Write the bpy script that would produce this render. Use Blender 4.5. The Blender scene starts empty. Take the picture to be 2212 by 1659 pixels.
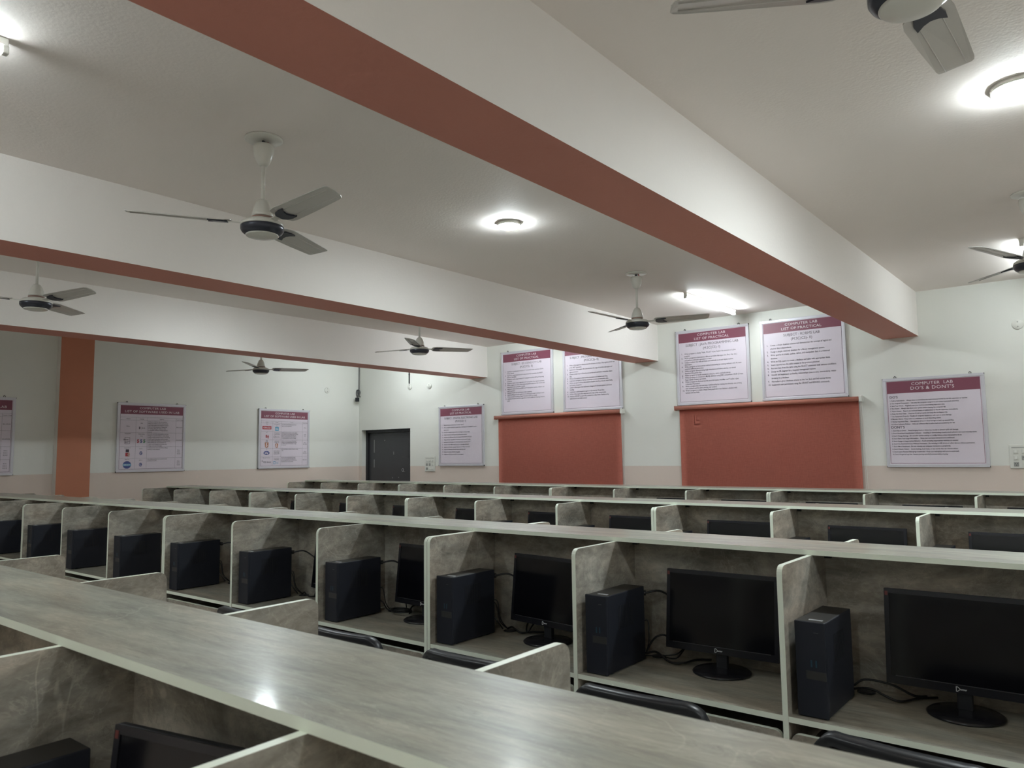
import bpy, bmesh, math, random
from mathutils import Vector, Matrix
random.seed(7)
SC = bpy.context.scene
COL = SC.collection
PI = math.pi

# ------------------------------------------------------------------ camera
def make_camera():
    f, yaw, pit, roll = 1639.5, math.radians(38.547), math.radians(5.286), math.radians(-0.745)
    F = Vector((-math.sin(yaw) * math.cos(pit), math.cos(yaw) * math.cos(pit), math.sin(pit)))
    R = Vector((math.cos(yaw), math.sin(yaw), 0)); U = R.cross(F)
    R2 = R * math.cos(roll) + U * math.sin(roll); U2 = U * math.cos(roll) - R * math.sin(roll)
    cd = bpy.data.cameras.new('camera'); co = bpy.data.objects.new('camera', cd); COL.objects.link(co)
    cd.sensor_fit = 'HORIZONTAL'; cd.sensor_width = 36; cd.lens = f / 2212 * 36
    cd.clip_start = 0.02; cd.clip_end = 60
    M = Matrix.Identity(4)
    for i in range(3):
        M[i][0] = R2[i]; M[i][1] = U2[i]; M[i][2] = -F[i]
    M[2][3] = 1.6
    co.matrix_world = M
    cd.dof.use_dof = True; cd.dof.focus_distance = 4.5; cd.dof.aperture_fstop = 8
    SC.camera = co
make_camera()

# ------------------------------------------------------------------ world, exposure
w = bpy.data.worlds.new('world'); SC.world = w; w.use_nodes = True
w.node_tree.nodes['Background'].inputs[0].default_value = (0.5, 0.52, 0.55, 1)
w.node_tree.nodes['Background'].inputs[1].default_value = 0.02
SC.view_settings.view_transform = 'Standard'
SC.view_settings.look = 'None'
SC.view_settings.gamma = 1
SC.view_settings.use_curve_mapping = False
SC.view_settings.exposure = 2.14
SC.cycles.diffuse_bounces = 8
SC.cycles.max_bounces = 12
TUBE_E = 26.0
DISC_E = 100.0

# ------------------------------------------------------------------ measures
WY = 8.8; LX = -10.48; RX = 4.4; BY = -2.6; CZ = 3.245; BZ = 2.775
BW = 0.346; BEAMS = (-1.57, -4.59, -7.493, 1.45)
DADO = 1.4276
T = 0.018; ST = 0.8098; GX = -2.5196
ROWS = {1: 6.864, 2: 4.692, 3: 2.519, 4: 0.346}
ZT = 1.2248; DZ = 0.75; SF = 0.316; SW = 0.315
DEEP = SF * 2 + SW

# ------------------------------------------------------------------ materials
def nt(name):
    m = bpy.data.materials.new(name); m.use_nodes = True
    return m, m.node_tree, m.node_tree.nodes['Principled BSDF']
def N(t, typ, **kw):
    n = t.nodes.new(typ)
    for k, v in kw.items(): setattr(n, k, v)
    return n
def setin(n, **kw):
    for k, v in kw.items(): n.inputs[k.replace('_', ' ')].default_value = v
def plain(name, col, rough=0.5, metal=0.0, spec=0.5, var=0.04, scale=6.0, bump=0.0, coat=0.0):
    m, t, b = nt(name)
    g = N(t, 'ShaderNodeNewGeometry'); no = N(t, 'ShaderNodeTexNoise'); setin(no, Scale=scale, Detail=4.0)
    t.links.new(g.outputs['Position'], no.inputs['Vector'])
    r = N(t, 'ShaderNodeMapRange'); setin(r, To_Min=1 - var, To_Max=1 + var)
    t.links.new(no.outputs['Fac'], r.inputs['Value'])
    mx = N(t, 'ShaderNodeVectorMath', operation='SCALE'); mx.inputs[0].default_value = col[:3]
    t.links.new(r.outputs[0], mx.inputs['Scale'])
    t.links.new(mx.outputs[0], b.inputs['Base Color'])
    setin(b, Roughness=rough, Metallic=metal); b.inputs['Specular IOR Level'].default_value = spec
    b.inputs['Coat Weight'].default_value = coat; b.inputs['Coat Roughness'].default_value = 0.08
    if bump:
        n2 = N(t, 'ShaderNodeTexNoise'); setin(n2, Scale=bump, Detail=3.0)
        t.links.new(g.outputs['Position'], n2.inputs['Vector'])
        bp = N(t, 'ShaderNodeBump'); setin(bp, Strength=0.12, Distance=0.01)
        t.links.new(n2.outputs['Fac'], bp.inputs['Height']); t.links.new(bp.outputs[0], b.inputs['Normal'])
    return m
def wall_paint():
    m, t, b = nt('two_tone_wall_paint')
    g = N(t, 'ShaderNodeNewGeometry'); s = N(t, 'ShaderNodeSeparateXYZ'); t.links.new(g.outputs['Position'], s.inputs[0])
    no = N(t, 'ShaderNodeTexNoise'); setin(no, Scale=30.0, Detail=3.0); t.links.new(g.outputs['Position'], no.inputs['Vector'])
    ad = N(t, 'ShaderNodeMath', operation='MULTIPLY_ADD'); ad.inputs[1].default_value = 0.006
    t.links.new(no.outputs['Fac'], ad.inputs[0]); t.links.new(s.outputs['Z'], ad.inputs[2])
    gt = N(t, 'ShaderNodeMath', operation='GREATER_THAN'); gt.inputs[1].default_value = DADO + 0.003
    t.links.new(ad.outputs[0], gt.inputs[0])
    mx = N(t, 'ShaderNodeMixRGB'); mx.inputs[1].default_value = (0.70, 0.60, 0.535, 1); mx.inputs[2].default_value = (0.77, 0.775, 0.73, 1)
    t.links.new(gt.outputs[0], mx.inputs[0])
    n2 = N(t, 'ShaderNodeTexNoise'); setin(n2, Scale=1.3, Detail=5.0); t.links.new(g.outputs['Position'], n2.inputs['Vector'])
    r = N(t, 'ShaderNodeMapRange'); setin(r, To_Min=0.96, To_Max=1.03); t.links.new(n2.outputs['Fac'], r.inputs['Value'])
    vm = N(t, 'ShaderNodeVectorMath', operation='SCALE'); t.links.new(mx.outputs[0], vm.inputs[0]); t.links.new(r.outputs[0], vm.inputs['Scale'])
    t.links.new(vm.outputs[0], b.inputs['Base Color']); setin(b, Roughness=0.55); b.inputs['Specular IOR Level'].default_value = 0.3
    bp = N(t, 'ShaderNodeBump'); setin(bp, Strength=0.05, Distance=0.01); t.links.new(no.outputs['Fac'], bp.inputs['Height'])
    t.links.new(bp.outputs[0], b.inputs['Normal'])
    return m
def laminate(name, base, rough, flat):
    """grey-brown marble print: soft clouds, streaks and thin pale veins"""
    m, t, b = nt(name)
    g = N(t, 'ShaderNodeNewGeometry')
    mp = N(t, 'ShaderNodeMapping')
    if flat: setin(mp, Rotation=(0, 0, math.radians(-22)), Scale=(0.55, 3.2, 1.0))
    else: setin(mp, Rotation=(math.radians(35), 0.3, 0), Scale=(1.0, 1.0, 2.2))
    t.links.new(g.outputs['Position'], mp.inputs['Vector'])
    c = N(t, 'ShaderNodeTexNoise'); setin(c, Scale=4.0 if flat else 4.5, Detail=8.0, Roughness=0.62, Distortion=0.7)
    t.links.new(mp.outputs[0], c.inputs['Vector'])
    cr = N(t, 'ShaderNodeValToRGB'); e = cr.color_ramp.elements
    lo = tuple(x * (0.62 if flat else 0.52) for x in base); hi = tuple(x * (1.30 if flat else 1.45) for x in base)
    e[0].position = 0.30; e[0].color = (*lo, 1); e[1].position = 0.72; e[1].color = (*hi, 1)
    t.links.new(c.outputs['Fac'], cr.inputs[0])
    # veins: thin bands where a distorted noise crosses its middle, broken up by a second noise
    v = N(t, 'ShaderNodeTexNoise'); setin(v, Scale=1.7, Detail=4.0, Roughness=0.5, Distortion=1.4)
    t.links.new(g.outputs['Position'], v.inputs['Vector'])
    d = N(t, 'ShaderNodeMath', operation='SUBTRACT'); d.inputs[1].default_value = 0.5; t.links.new(v.outputs['Fac'], d.inputs[0])
    a = N(t, 'ShaderNodeMath', operation='ABSOLUTE'); t.links.new(d.outputs[0], a.inputs[0])
    r = N(t, 'ShaderNodeMapRange'); setin(r, From_Min=0.0, From_Max=0.009, To_Min=1.0, To_Max=0.0); t.links.new(a.outputs[0], r.inputs['Value'])
    k = N(t, 'ShaderNodeTexNoise'); setin(k, Scale=3.1, Detail=2.0); t.links.new(g.outputs['Position'], k.inputs['Vector'])
    r2 = N(t, 'ShaderNodeMapRange'); setin(r2, From_Min=0.50, From_Max=0.70, To_Min=0.0, To_Max=0.30 if flat else 0.5); t.links.new(k.outputs['Fac'], r2.inputs['Value'])
    mu = N(t, 'ShaderNodeMath', operation='MULTIPLY'); t.links.new(r.outputs[0], mu.inputs[0]); t.links.new(r2.outputs[0], mu.inputs[1])
    mx = N(t, 'ShaderNodeMixRGB'); mx.inputs[2].default_value = (*(min(1, x * 2.1) for x in base), 1)
    t.links.new(mu.outputs[0], mx.inputs[0]); t.links.new(cr.outputs[0], mx.inputs[1])
    # finer crack lines, some pale and some dark
    v2 = N(t, 'ShaderNodeTexNoise'); setin(v2, Scale=5.5, Detail=6.0, Roughness=0.6, Distortion=2.2); t.links.new(mp.outputs[0] if flat else g.outputs['Position'], v2.inputs['Vector'])
    for lvl, colr, amt in ((0.5, tuple(min(1, x * 1.9) for x in base), 0.32), (0.42, tuple(x * 0.45 for x in base), 0.45)):
        dd = N(t, 'ShaderNodeMath', operation='SUBTRACT'); dd.inputs[1].default_value = lvl; t.links.new(v2.outputs['Fac'], dd.inputs[0])
        aa = N(t, 'ShaderNodeMath', operation='ABSOLUTE'); t.links.new(dd.outputs[0], aa.inputs[0])
        rr_ = N(t, 'ShaderNodeMapRange'); setin(rr_, From_Min=0.0, From_Max=0.016, To_Min=amt * 1.5, To_Max=0.0); t.links.new(aa.outputs[0], rr_.inputs['Value'])
        m2 = N(t, 'ShaderNodeMath', operation='MULTIPLY'); t.links.new(rr_.outputs[0], m2.inputs[0]); t.links.new(k.outputs['Fac'], m2.inputs[1])
        x2 = N(t, 'ShaderNodeMixRGB'); x2.inputs[2].default_value = (*colr, 1)
        t.links.new(m2.outputs[0], x2.inputs[0]); t.links.new(mx.outputs[0], x2.inputs[1]); mx = x2
    # broad warm and cool patches
    k3 = N(t, 'ShaderNodeTexNoise'); setin(k3, Scale=2.2, Detail=3.0, Distortion=0.6); t.links.new(mp.outputs[0], k3.inputs['Vector'])
    tint = N(t, 'ShaderNodeMixRGB'); tint.inputs[1].default_value = (1.05, 1.0, 0.95, 1); tint.inputs[2].default_value = (0.96, 0.99, 0.99, 1)
    r5 = N(t, 'ShaderNodeMapRange'); setin(r5, From_Min=0.38, From_Max=0.62); t.links.new(k3.outputs['Fac'], r5.inputs['Value']); t.links.new(r5.outputs[0], tint.inputs[0])
    mt = N(t, 'ShaderNodeMixRGB'); mt.blend_type = 'MULTIPLY'; mt.inputs[0].default_value = 1.0
    t.links.new(mx.outputs[0], mt.inputs[1]); t.links.new(tint.outputs[0], mt.inputs[2]); mx = mt
    # dark fine flecks
    k2 = N(t, 'ShaderNodeTexNoise'); setin(k2, Scale=22.0, Detail=5.0, Roughness=0.7); t.links.new(mp.outputs[0], k2.inputs['Vector'])
    r3 = N(t, 'ShaderNodeMapRange'); setin(r3, From_Min=0.3, From_Max=0.7, To_Min=0.80, To_Max=1.18); t.links.new(k2.outputs['Fac'], r3.inputs['Value'])
    vm = N(t, 'ShaderNodeVectorMath', operation='SCALE'); t.links.new(mx.outputs[0], vm.inputs[0]); t.links.new(r3.outputs[0], vm.inputs['Scale'])
    t.links.new(vm.outputs[0], b.inputs['Base Color']); setin(b, Roughness=rough); b.inputs['Specular IOR Level'].default_value = 0.35
    if flat: b.inputs['Coat Weight'].default_value = 0.30; b.inputs['Coat Roughness'].default_value = 0.10
    bp = N(t, 'ShaderNodeBump'); setin(bp, Strength=0.015, Distance=0.003); t.links.new(k2.outputs['Fac'], bp.inputs['Height'])
    t.links.new(bp.outputs[0], b.inputs['Normal'])
    return m
def weave():
    m, t, b = nt('terracotta_blind_weave')
    g = N(t, 'ShaderNodeNewGeometry')
    out = []
    for sc in ((260, 1, 18), (14, 1, 300)):
        mp = N(t, 'ShaderNodeMapping'); setin(mp, Scale=sc); t.links.new(g.outputs['Position'], mp.inputs['Vector'])
        no = N(t, 'ShaderNodeTexNoise'); setin(no, Scale=1.0, Detail=2.0); t.links.new(mp.outputs[0], no.inputs['Vector']); out.append(no)
    ad = N(t, 'ShaderNodeMath', operation='ADD'); t.links.new(out[0].outputs['Fac'], ad.inputs[0]); t.links.new(out[1].outputs['Fac'], ad.inputs[1])
    cr = N(t, 'ShaderNodeValToRGB'); e = cr.color_ramp.elements
    e[0].position = 0.35; e[0].color = (0.56, 0.185, 0.135, 1); e[1].position = 0.7; e[1].color = (0.68, 0.245, 0.185, 1)
    hf = N(t, 'ShaderNodeMath', operation='MULTIPLY'); hf.inputs[1].default_value = 0.5
    t.links.new(ad.outputs[0], hf.inputs[0]); t.links.new(hf.outputs[0], cr.inputs[0]); t.links.new(cr.outputs[0], b.inputs['Base Color'])
    setin(b, Roughness=0.85); b.inputs['Specular IOR Level'].default_value = 0.2
    return m
def emit(name, col, s):
    m, t, b = nt(name)
    b.inputs['Emission Color'].default_value = (*col, 1); b.inputs['Emission Strength'].default_value = s
    b.inputs['Base Color'].default_value = (0.9, 0.9, 0.9, 1)
    return m
def floor_tiles():
    m, t, b = nt('floor_tiles')
    g = N(t, 'ShaderNodeNewGeometry'); br = N(t, 'ShaderNodeTexBrick', offset=0.0); setin(br, Scale=1.0, Mortar_Size=0.004)
    br.inputs['Brick Width'].default_value = 0.6; br.inputs['Row Height'].default_value = 0.6
    br.inputs['Color1'].default_value = (0.60, 0.58, 0.54, 1); br.inputs['Color2'].default_value = (0.63, 0.61, 0.57, 1); br.inputs['Mortar'].default_value = (0.12, 0.11, 0.10, 1)
    t.links.new(g.outputs['Position'], br.inputs['Vector']); t.links.new(br.outputs['Color'], b.inputs['Base Color']); setin(b, Roughness=0.25)
    return m

M = {
 'usb': plain('blue_port_tongue', (0.02, 0.055, 0.08), 0.4, var=0.0),
 'wall': wall_paint(),
 'ceil': plain('ceiling_paint', (0.80, 0.745, 0.705), 0.7, var=0.02, scale=1.2, bump=60, spec=0.2),
 'beam': plain('beam_cream_paint', (0.79, 0.755, 0.72), 0.6, var=0.02, scale=1.5, bump=50, spec=0.3),
 'orange': plain('orange_paint', (0.54, 0.225, 0.175), 0.55, var=0.04, scale=3, bump=40, spec=0.3),
 'column': plain('column_orange_paint', (0.53, 0.21, 0.125), 0.5, var=0.04, scale=3, bump=40, spec=0.3),
 'floor': floor_tiles(),
 'lam': laminate('marble_laminate_panels', (0.345, 0.315, 0.272), 0.42, False),
 'lamtop': laminate('marble_laminate_tops', (0.315, 0.318, 0.265), 0.36, True),
 'lamdesk': laminate('marble_laminate_desks', (0.37, 0.355, 0.30), 0.30, True),
 'edge': plain('pale_edge_band', (0.80, 0.86, 0.74), 0.35, var=0.02),
 'black': plain('black_plastic', (0.018, 0.019, 0.023), 0.42, spec=0.4, var=0.1),
 'blackgloss': plain('glossy_black_plastic', (0.014, 0.014, 0.018), 0.22, spec=0.5, var=0.05),
 'case': plain('black_case_metal', (0.016, 0.018, 0.026), 0.5, spec=0.35, var=0.1),
 'casetop': plain('black_case_top', (0.024, 0.022, 0.020), 0.45, spec=0.5, var=0.1),
 'screen': plain('dark_screen', (0.004, 0.004, 0.006), 0.12, spec=0.5, var=0.0),
 'greybadge': plain('grey_badge', (0.035, 0.034, 0.033), 0.4, var=0.05),
 'strip': plain('thin_grey_strip', (0.05, 0.05, 0.055), 0.3, var=0.02),
 'silver': plain('silver_sticker', (0.62, 0.64, 0.66), 0.3, metal=0.3, var=0.02),
 'logo': plain('white_print', (0.75, 0.77, 0.78), 0.4, var=0.0),
 'red': plain('red_sticker', (0.10, 0.018, 0.016), 0.4, var=0.0),
 'fanwhite': plain('fan_white_enamel', (0.66, 0.65, 0.60), 0.3, var=0.02, coat=0.3),
 'blade': plain('fan_pearl_blade', (0.56, 0.54, 0.51), 0.30, metal=0.15, var=0.03, scale=20),
 'bladepanel': plain('fan_blade_inset', (0.60, 0.58, 0.55), 0.28, metal=0.15, var=0.03, scale=20),
 'fandark': plain('fan_dark_band', (0.045, 0.048, 0.065), 0.3, metal=0.4, var=0.05),
 'fanred': plain('fan_brown_ring', (0.30, 0.19, 0.16), 0.4, var=0.05),
 'alu': plain('aluminium_frame', (0.64, 0.63, 0.68), 0.36, metal=0.3, var=0.04, scale=12),
 'paper': plain('poster_paper', (0.72, 0.65, 0.73), 0.45, var=0.01, spec=0.4),
 'maroon': plain('poster_maroon', (0.22, 0.062, 0.098), 0.45, var=0.02),
 'ink': plain('poster_ink', (0.055, 0.04, 0.06), 0.5, var=0.0),
 'inkgrey': plain('poster_grey_ink', (0.17, 0.14, 0.18), 0.5, var=0.0),
 'inkwhite': plain('poster_white_ink', (0.80, 0.72, 0.76), 0.5, var=0.0),
 'logored': plain('print_red', (0.45, 0.04, 0.06), 0.5, var=0.0),
 'logoblue': plain('print_blue', (0.07, 0.09, 0.28), 0.5, var=0.0),
 'logosky': plain('print_sky', (0.12, 0.36, 0.55), 0.5, var=0.0),
 'logoorange': plain('print_orange', (0.42, 0.15, 0.06), 0.5, var=0.0),
 'logogreen': plain('print_green', (0.08, 0.24, 0.12), 0.5, var=0.0),
 'blind': weave(),
 'roller': plain('blind_roller_cloth', (0.42, 0.15, 0.105), 0.6, var=0.06, scale=40),
 'whiteplastic': plain('white_plastic', (0.72, 0.72, 0.67), 0.35, var=0.02),
 'switchgrey': plain('switch_grey', (0.34, 0.34, 0.32), 0.4, var=0.03),
 'door': plain('dark_painted_door', (0.046, 0.046, 0.052), 0.38, var=0.15, scale=5),
 'doorframe': plain('dark_door_frame', (0.022, 0.022, 0.026), 0.4, var=0.15),
 'chalk': plain('pale_scratch', (0.45, 0.45, 0.45), 0.6, var=0.0),
 'chair': plain('black_chair_plastic', (0.014, 0.015, 0.018), 0.36, spec=0.45, var=0.1),
 'mesh': plain('black_chair_cloth', (0.010, 0.010, 0.012), 0.8, var=0.2, scale=200),
 'steel': plain('dark_steel', (0.10, 0.10, 0.11), 0.35, metal=0.9, var=0.03),
 'cable': plain('black_rubber', (0.008, 0.008, 0.009), 0.45, var=0.1),
 'tube': emit('tube_light_glow', (0.87, 0.97, 1.0), TUBE_E),
 'tubedim': emit('dimmed_tube_glow', (0.87, 0.97, 1.0), TUBE_E * 0.55),  # dimmer copy of the tube glow, lowered to darken the right-hand wall
 'disc': emit('round_light_glow', (0.87, 0.97, 1.0), DISC_E),
}

# ------------------------------------------------------------------ mesh helpers
class MB:
    def __init__(self): self.bm = bmesh.new(); self.mats = []
    def mi(self, mat):
        if mat not in self.mats: self.mats.append(mat)
        return self.mats.index(mat)
    def face(self, vs, mat, smooth=False):
        try: f = self.bm.faces.new(vs)
        except ValueError: return None
        f.material_index = self.mi(mat); f.smooth = smooth; return f
    def box(self, x0, x1, y0, y1, z0, z1, mat, mats=None, bev=0.0):
        """mats: dict of overrides for '-x','+x','-y','+y','-z','+z'"""
        mats = mats or {}
        V = [self.bm.verts.new((x, y, z)) for z in (z0, z1) for y in (y0, y1) for x in (x0, x1)]
        F = {'-z': (0, 2, 3, 1), '+z': (4, 5, 7, 6), '-y': (0, 1, 5, 4), '+y': (2, 6, 7, 3), '-x': (0, 4, 6, 2), '+x': (1, 3, 7, 5)}
        fs = [self.face([V[i] for i in idx], mats.get(k, mat)) for k, idx in F.items()]
        if bev > 0:
            es = list({e for f in fs for e in f.edges})
            bmesh.ops.bevel(self.bm, geom=es, offset=bev, segments=2, profile=0.5, affect='EDGES')
        return self
    def prism(self, pts, axis, a0, a1, cap, side, smooth=False):
        """polygon pts extruded along axis ('x','y','z') from a0 to a1; pts in the other two coordinates in order"""
        def P(p, a): return {'x': (a, p[0], p[1]), 'y': (p[0], a, p[1]), 'z': (p[0], p[1], a)}[axis]
        A = [self.bm.verts.new(P(p, a0)) for p in pts]; B = [self.bm.verts.new(P(p, a1)) for p in pts]
        self.face(A, cap); self.face(B[::-1], cap)
        n = len(pts)
        for i in range(n): self.face([A[i], B[i], B[(i + 1) % n], A[(i + 1) % n]], side, smooth)
        return self
    def lathe(self, prof, mat, c=(0, 0, 0), seg=32, smooth=True, cap=True):
        rings = []
        for r, z in prof:
            rings.append([self.bm.verts.new((c[0] + r * math.cos(2 * PI * i / seg), c[1] + r * math.sin(2 * PI * i / seg), c[2] + z)) for i in range(seg)])
        for a, b in zip(rings, rings[1:]):
            for i in range(seg): self.face([a[i], a[(i + 1) % seg], b[(i + 1) % seg], b[i]], mat, smooth)
        if cap: self.face(rings[0][::-1], mat); self.face(rings[-1], mat)
        return self
    def sweep(self, path, sec, mat, closed=False, up=Vector((0, 0, 1)), smooth=True):
        """sweep the 2-D section sec along path (list of Vectors)"""
        path = [Vector(p) for p in path]; n = len(path); rings = []
        prev = None
        for i, p in enumerate(path):
            if closed: d = path[(i + 1) % n] - path[i - 1]
            else: d = path[min(i + 1, n - 1)] - path[max(i - 1, 0)]
            d.normalize()
            s = d.cross(up)
            if s.length < 1e-3: s = prev.copy() if prev else Vector((1, 0, 0))
            s.normalize()
            if prev and s.dot(prev) < 0: s = -s
            prev = s
            u = s.cross(d)
            rings.append([self.bm.verts.new(p + s * a + u * b) for a, b in sec])
        m = len(sec)
        pairs = list(zip(rings, rings[1:])) + ([(rings[-1], rings[0])] if closed else [])
        for a, b in pairs:
            for i in range(m): self.face([a[i], a[(i + 1) % m], b[(i + 1) % m], b[i]], mat, smooth)
        if not closed: self.face(rings[0][::-1], mat); self.face(rings[-1], mat)
        return self
    def tube(self, path, r, mat, seg=8, closed=False):
        return self.sweep(path, [(r * math.cos(2 * PI * i / seg), r * math.sin(2 * PI * i / seg)) for i in range(seg)], mat, closed)
    def text(self, s, size, x, z, mat, y=0.0, align='LEFT', bold=0.0, sx=1.0, spacing=1.0):
        cu = bpy.data.curves.new('t', 'FONT'); cu.body = s; cu.size = size; cu.align_x = align; cu.resolution_u = 2
        cu.offset = bold * size; cu.space_character = spacing
        o = bpy.data.objects.new('t', cu); me = bpy.data.meshes.new_from_object(o)
        vs = [self.bm.verts.new((x + v.co.x * sx, y, z + v.co.y)) for v in me.vertices]
        for p in me.polygons: self.face([vs[i] for i in p.vertices], mat)
        bpy.data.meshes.remove(me); bpy.data.objects.remove(o); bpy.data.curves.remove(cu)
        return self
    def quad(self, x0, x1, z0, z1, mat, y=0.0):
        self.face([self.bm.verts.new(p) for p in ((x0, y, z0), (x1, y, z0), (x1, y, z1), (x0, y, z1))], mat); return self
    def build(self, name, parent=None, loc=(0, 0, 0), fix=True):
        if fix: bmesh.ops.recalc_face_normals(self.bm, faces=self.bm.faces)
        me = bpy.data.meshes.new(name); self.bm.to_mesh(me); self.bm.free()
        for m in self.mats: me.materials.append(M[m])
        o = bpy.data.objects.new(name, me); COL.objects.link(o); o.location = loc
        if parent: o.parent = parent
        return o
def tag(o, label, cat, group=None, kind=None):
    o['label'] = label; o['category'] = cat
    if group: o['group'] = group
    if kind: o['kind'] = kind
    return o
def thing(name, label, cat, loc=(0, 0, 0), rz=0.0, group=None):
    o = bpy.data.objects.new(name, None); COL.objects.link(o); o.location = loc; o.rotation_euler = (0, 0, rz)
    o.empty_display_size = 0.1
    return tag(o, label, cat, group)
def struct(mb, name, label, cat):
    return tag(mb.build(name), label, cat, kind='structure')
def dup(root, loc, rz, label):
    r = root.copy(); COL.objects.link(r); r.location = loc; r.rotation_euler = (0, 0, rz); r['label'] = label
    for ch in list(root.children):
        c = ch.copy(); COL.objects.link(c); c.parent = r
        for g in list(ch.children):
            d = g.copy(); COL.objects.link(d); d.parent = c
    return r
def smooth_path(pts, n=8):
    P = [Vector(p) for p in pts]; P = [P[0]] + P + [P[-1]]; out = []
    for i in range(1, len(P) - 2):
        for k in range(n):
            t = k / n; a, b, c, d = P[i - 1], P[i], P[i + 1], P[i + 2]
            out.append(0.5 * ((2 * b) + (c - a) * t + (2 * a - 5 * b + 4 * c - d) * t * t + (3 * b - a - 3 * c + d) * t ** 3))
    out.append(P[-2]); return out
ORD = ['', 'first', 'second', 'third', 'fourth', 'fifth', 'sixth', 'seventh', 'eighth', 'ninth', 'tenth', 'eleventh', 'twelfth']

# ------------------------------------------------------------------ the room
struct(MB().box(LX - .2, RX + .2, BY - .2, WY + .4, -0.1, 0, 'floor'), 'floor', 'pale tiled floor under the desk rows', 'floor')
struct(MB().box(LX - .2, RX + .2, BY - .2, WY + .4, CZ, CZ + .15, 'ceil'), 'ceiling', 'flat pale grey ceiling between the beams', 'ceiling')
struct(MB().box(LX - .2, LX, BY - .2, WY + .4, 0, CZ, 'wall'), 'wall_left', 'cream wall with pinkish lower band holding the software boards', 'wall')
struct(MB().box(RX, RX + .2, BY - .2, WY + .4, 0, CZ, 'wall'), 'wall_right', 'cream wall beyond the right edge of the photo', 'wall')
struct(MB().box(LX, RX, BY - .2, BY, 0, CZ, 'wall'), 'wall_front', 'cream wall behind the camera', 'wall')
DX0, DX1, DTOP = -10.40, -9.183, 2.052
mb = MB()
mb.box(LX, DX0, WY, WY + .2, 0, CZ, 'wall'); mb.box(DX1, RX, WY, WY + .2, 0, CZ, 'wall'); mb.box(DX0, DX1, WY, WY + .2, DTOP, CZ, 'wall')
mb.box(DX0, DX1, WY + .2, WY + .22, 0, DTOP, 'wall')
struct(mb, 'wall_back', 'cream wall with pinkish lower band, orange blinds and practical boards', 'wall')
names = ['orange-bottomed beam crossing the top right, nearest and largest', 'second orange-bottomed beam, crossing behind the nearest hanging fan',
         'farthest orange-bottomed beam, ending above the dark door', 'orange-bottomed beam beyond the right edge of the photo']
for i, b in enumerate(BEAMS):
    struct(MB().box(b - BW, b, BY, WY, BZ, CZ, 'beam', {'-z': 'orange'}), 'trim_%d' % (i + 1), names[i], 'beam')
struct(MB().box(LX, LX + .11, 3.885, 4.285, 0, CZ, 'beam', {'+x': 'column'}), 'trim_5', 'orange painted pilaster on the left wall between two boards', 'pilaster')

# door
d = thing('door_1', 'dark painted door in a deep recess near the room corner', 'door', (0, 0, 0)); d['kind'] = 'structure'
mb = MB(); y0, y1 = WY + .10, WY + .17
mb.box(DX0, DX0 + .05, y0 - .01, y1, 0, DTOP, 'doorframe'); mb.box(DX1 - .05, DX1, y0 - .01, y1, 0, DTOP, 'doorframe'); mb.box(DX0 + .05, DX1 - .05, y0 - .01, y1, DTOP - .05, DTOP, 'doorframe')
mb.box(DX0 + .0, DX1, WY - .002, WY + .1, DTOP - .004, DTOP - .0005, 'doorframe')
mb.build('door_frame', d)
lf = MB().box(DX0 + .053, DX1 - .053, WY + .125, WY + .16, .01, DTOP - .056, 'door', bev=.002).build('door_leaf', d)
mb = MB(); yy = WY + .1235
for (sx, sz, wd, ht) in ((-9.95, 1.86, .012, .012), (-9.72, 1.62, .007, .05), (-10.22, 1.66, .008, .22), (-10.22, 1.40, .008, .14), (-9.28, 1.88, .012, .02), (-9.50, 1.33, .06, .004), (-9.75, 1.22, .012, .012), (-9.6, 1.23, .012, .012)):
    mb.box(sx, sx + wd, yy, yy + .003, sz, sz + ht, 'chalk')
for (xa, za, xb, zb) in ((-9.33, 1.88, -9.36, 1.6), (-9.38, 1.72, -9.36, 1.55), (-9.52, 1.58, -9.30, 1.56), (-10.2, 1.965, -9.25, 1.97)):
    mb.sweep([(xa, yy, za), (xb, yy, zb)], [(-.001, -.001), (.001, -.001), (.001, .001), (-.001, .001)], 'strip')
mb.build('paint_scratches', d)
MB().tube([(-9.49 + .022 * math.cos(a * PI / 8), yy - .002, 1.36 + .022 * math.sin(a * PI / 8)) for a in range(16)], .003, 'silver', closed=True, seg=6).build('lock_ring', d)

# ------------------------------------------------------------------ lamps
def tube_light(x, y0, y1, label, hook, glow='tube'):
    t = thing('tube_light', label, 'tube light', (x, y0, CZ), 0, 'ceiling tube lights')
    L = y1 - y0
    MB().box(-.018, .018, 0, L, -.03, 0, 'whiteplastic', bev=.003).build('batten', t)
    mb = MB(); mb.box(-.016, .016, -.004, .02, -.062, -.028, 'whiteplastic', bev=.004); mb.box(-.016, .016, L - .02, L + .004, -.062, -.028, 'whiteplastic', bev=.004); mb.build('end_cap', t)
    mb = MB(); r = .016
    prof = [(r * math.cos(a * PI / 6), -.046 + r * math.sin(a * PI / 6)) for a in range(12)]
    mb.prism(prof, 'y', .021, L - .021, glow, glow, True)
    bmesh.ops.recalc_face_normals(mb.bm, faces=mb.bm.faces); k_ = mb.mi('whiteplastic')
    for f in mb.bm.faces:
        if f.normal.z > .45: f.material_index = k_        # the upper side is the lamp's opaque spine
    mb.build('lamp_tube', t)
    if hook: MB().tube(smooth_path([(.018, L * .62, -.012), (.06, L * .62, -.006), (.09, L * .60, -.008), (.13, L * .61, -.004)]), .006, 'whiteplastic').build('supply_wire', t)
tube_light(-3.41, 7.17, 8.47, 'lit tube light on the ceiling above the middle blinds and boards', True)
tube_light(-3.31, -.36, 1.0, 'lit tube light whose end shows at the top left corner of the photo', False)
tube_light(-.50, 7.10, 8.45, 'lit tube light at the right edge beyond the half-hidden fan', False, 'tubedim')
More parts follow.
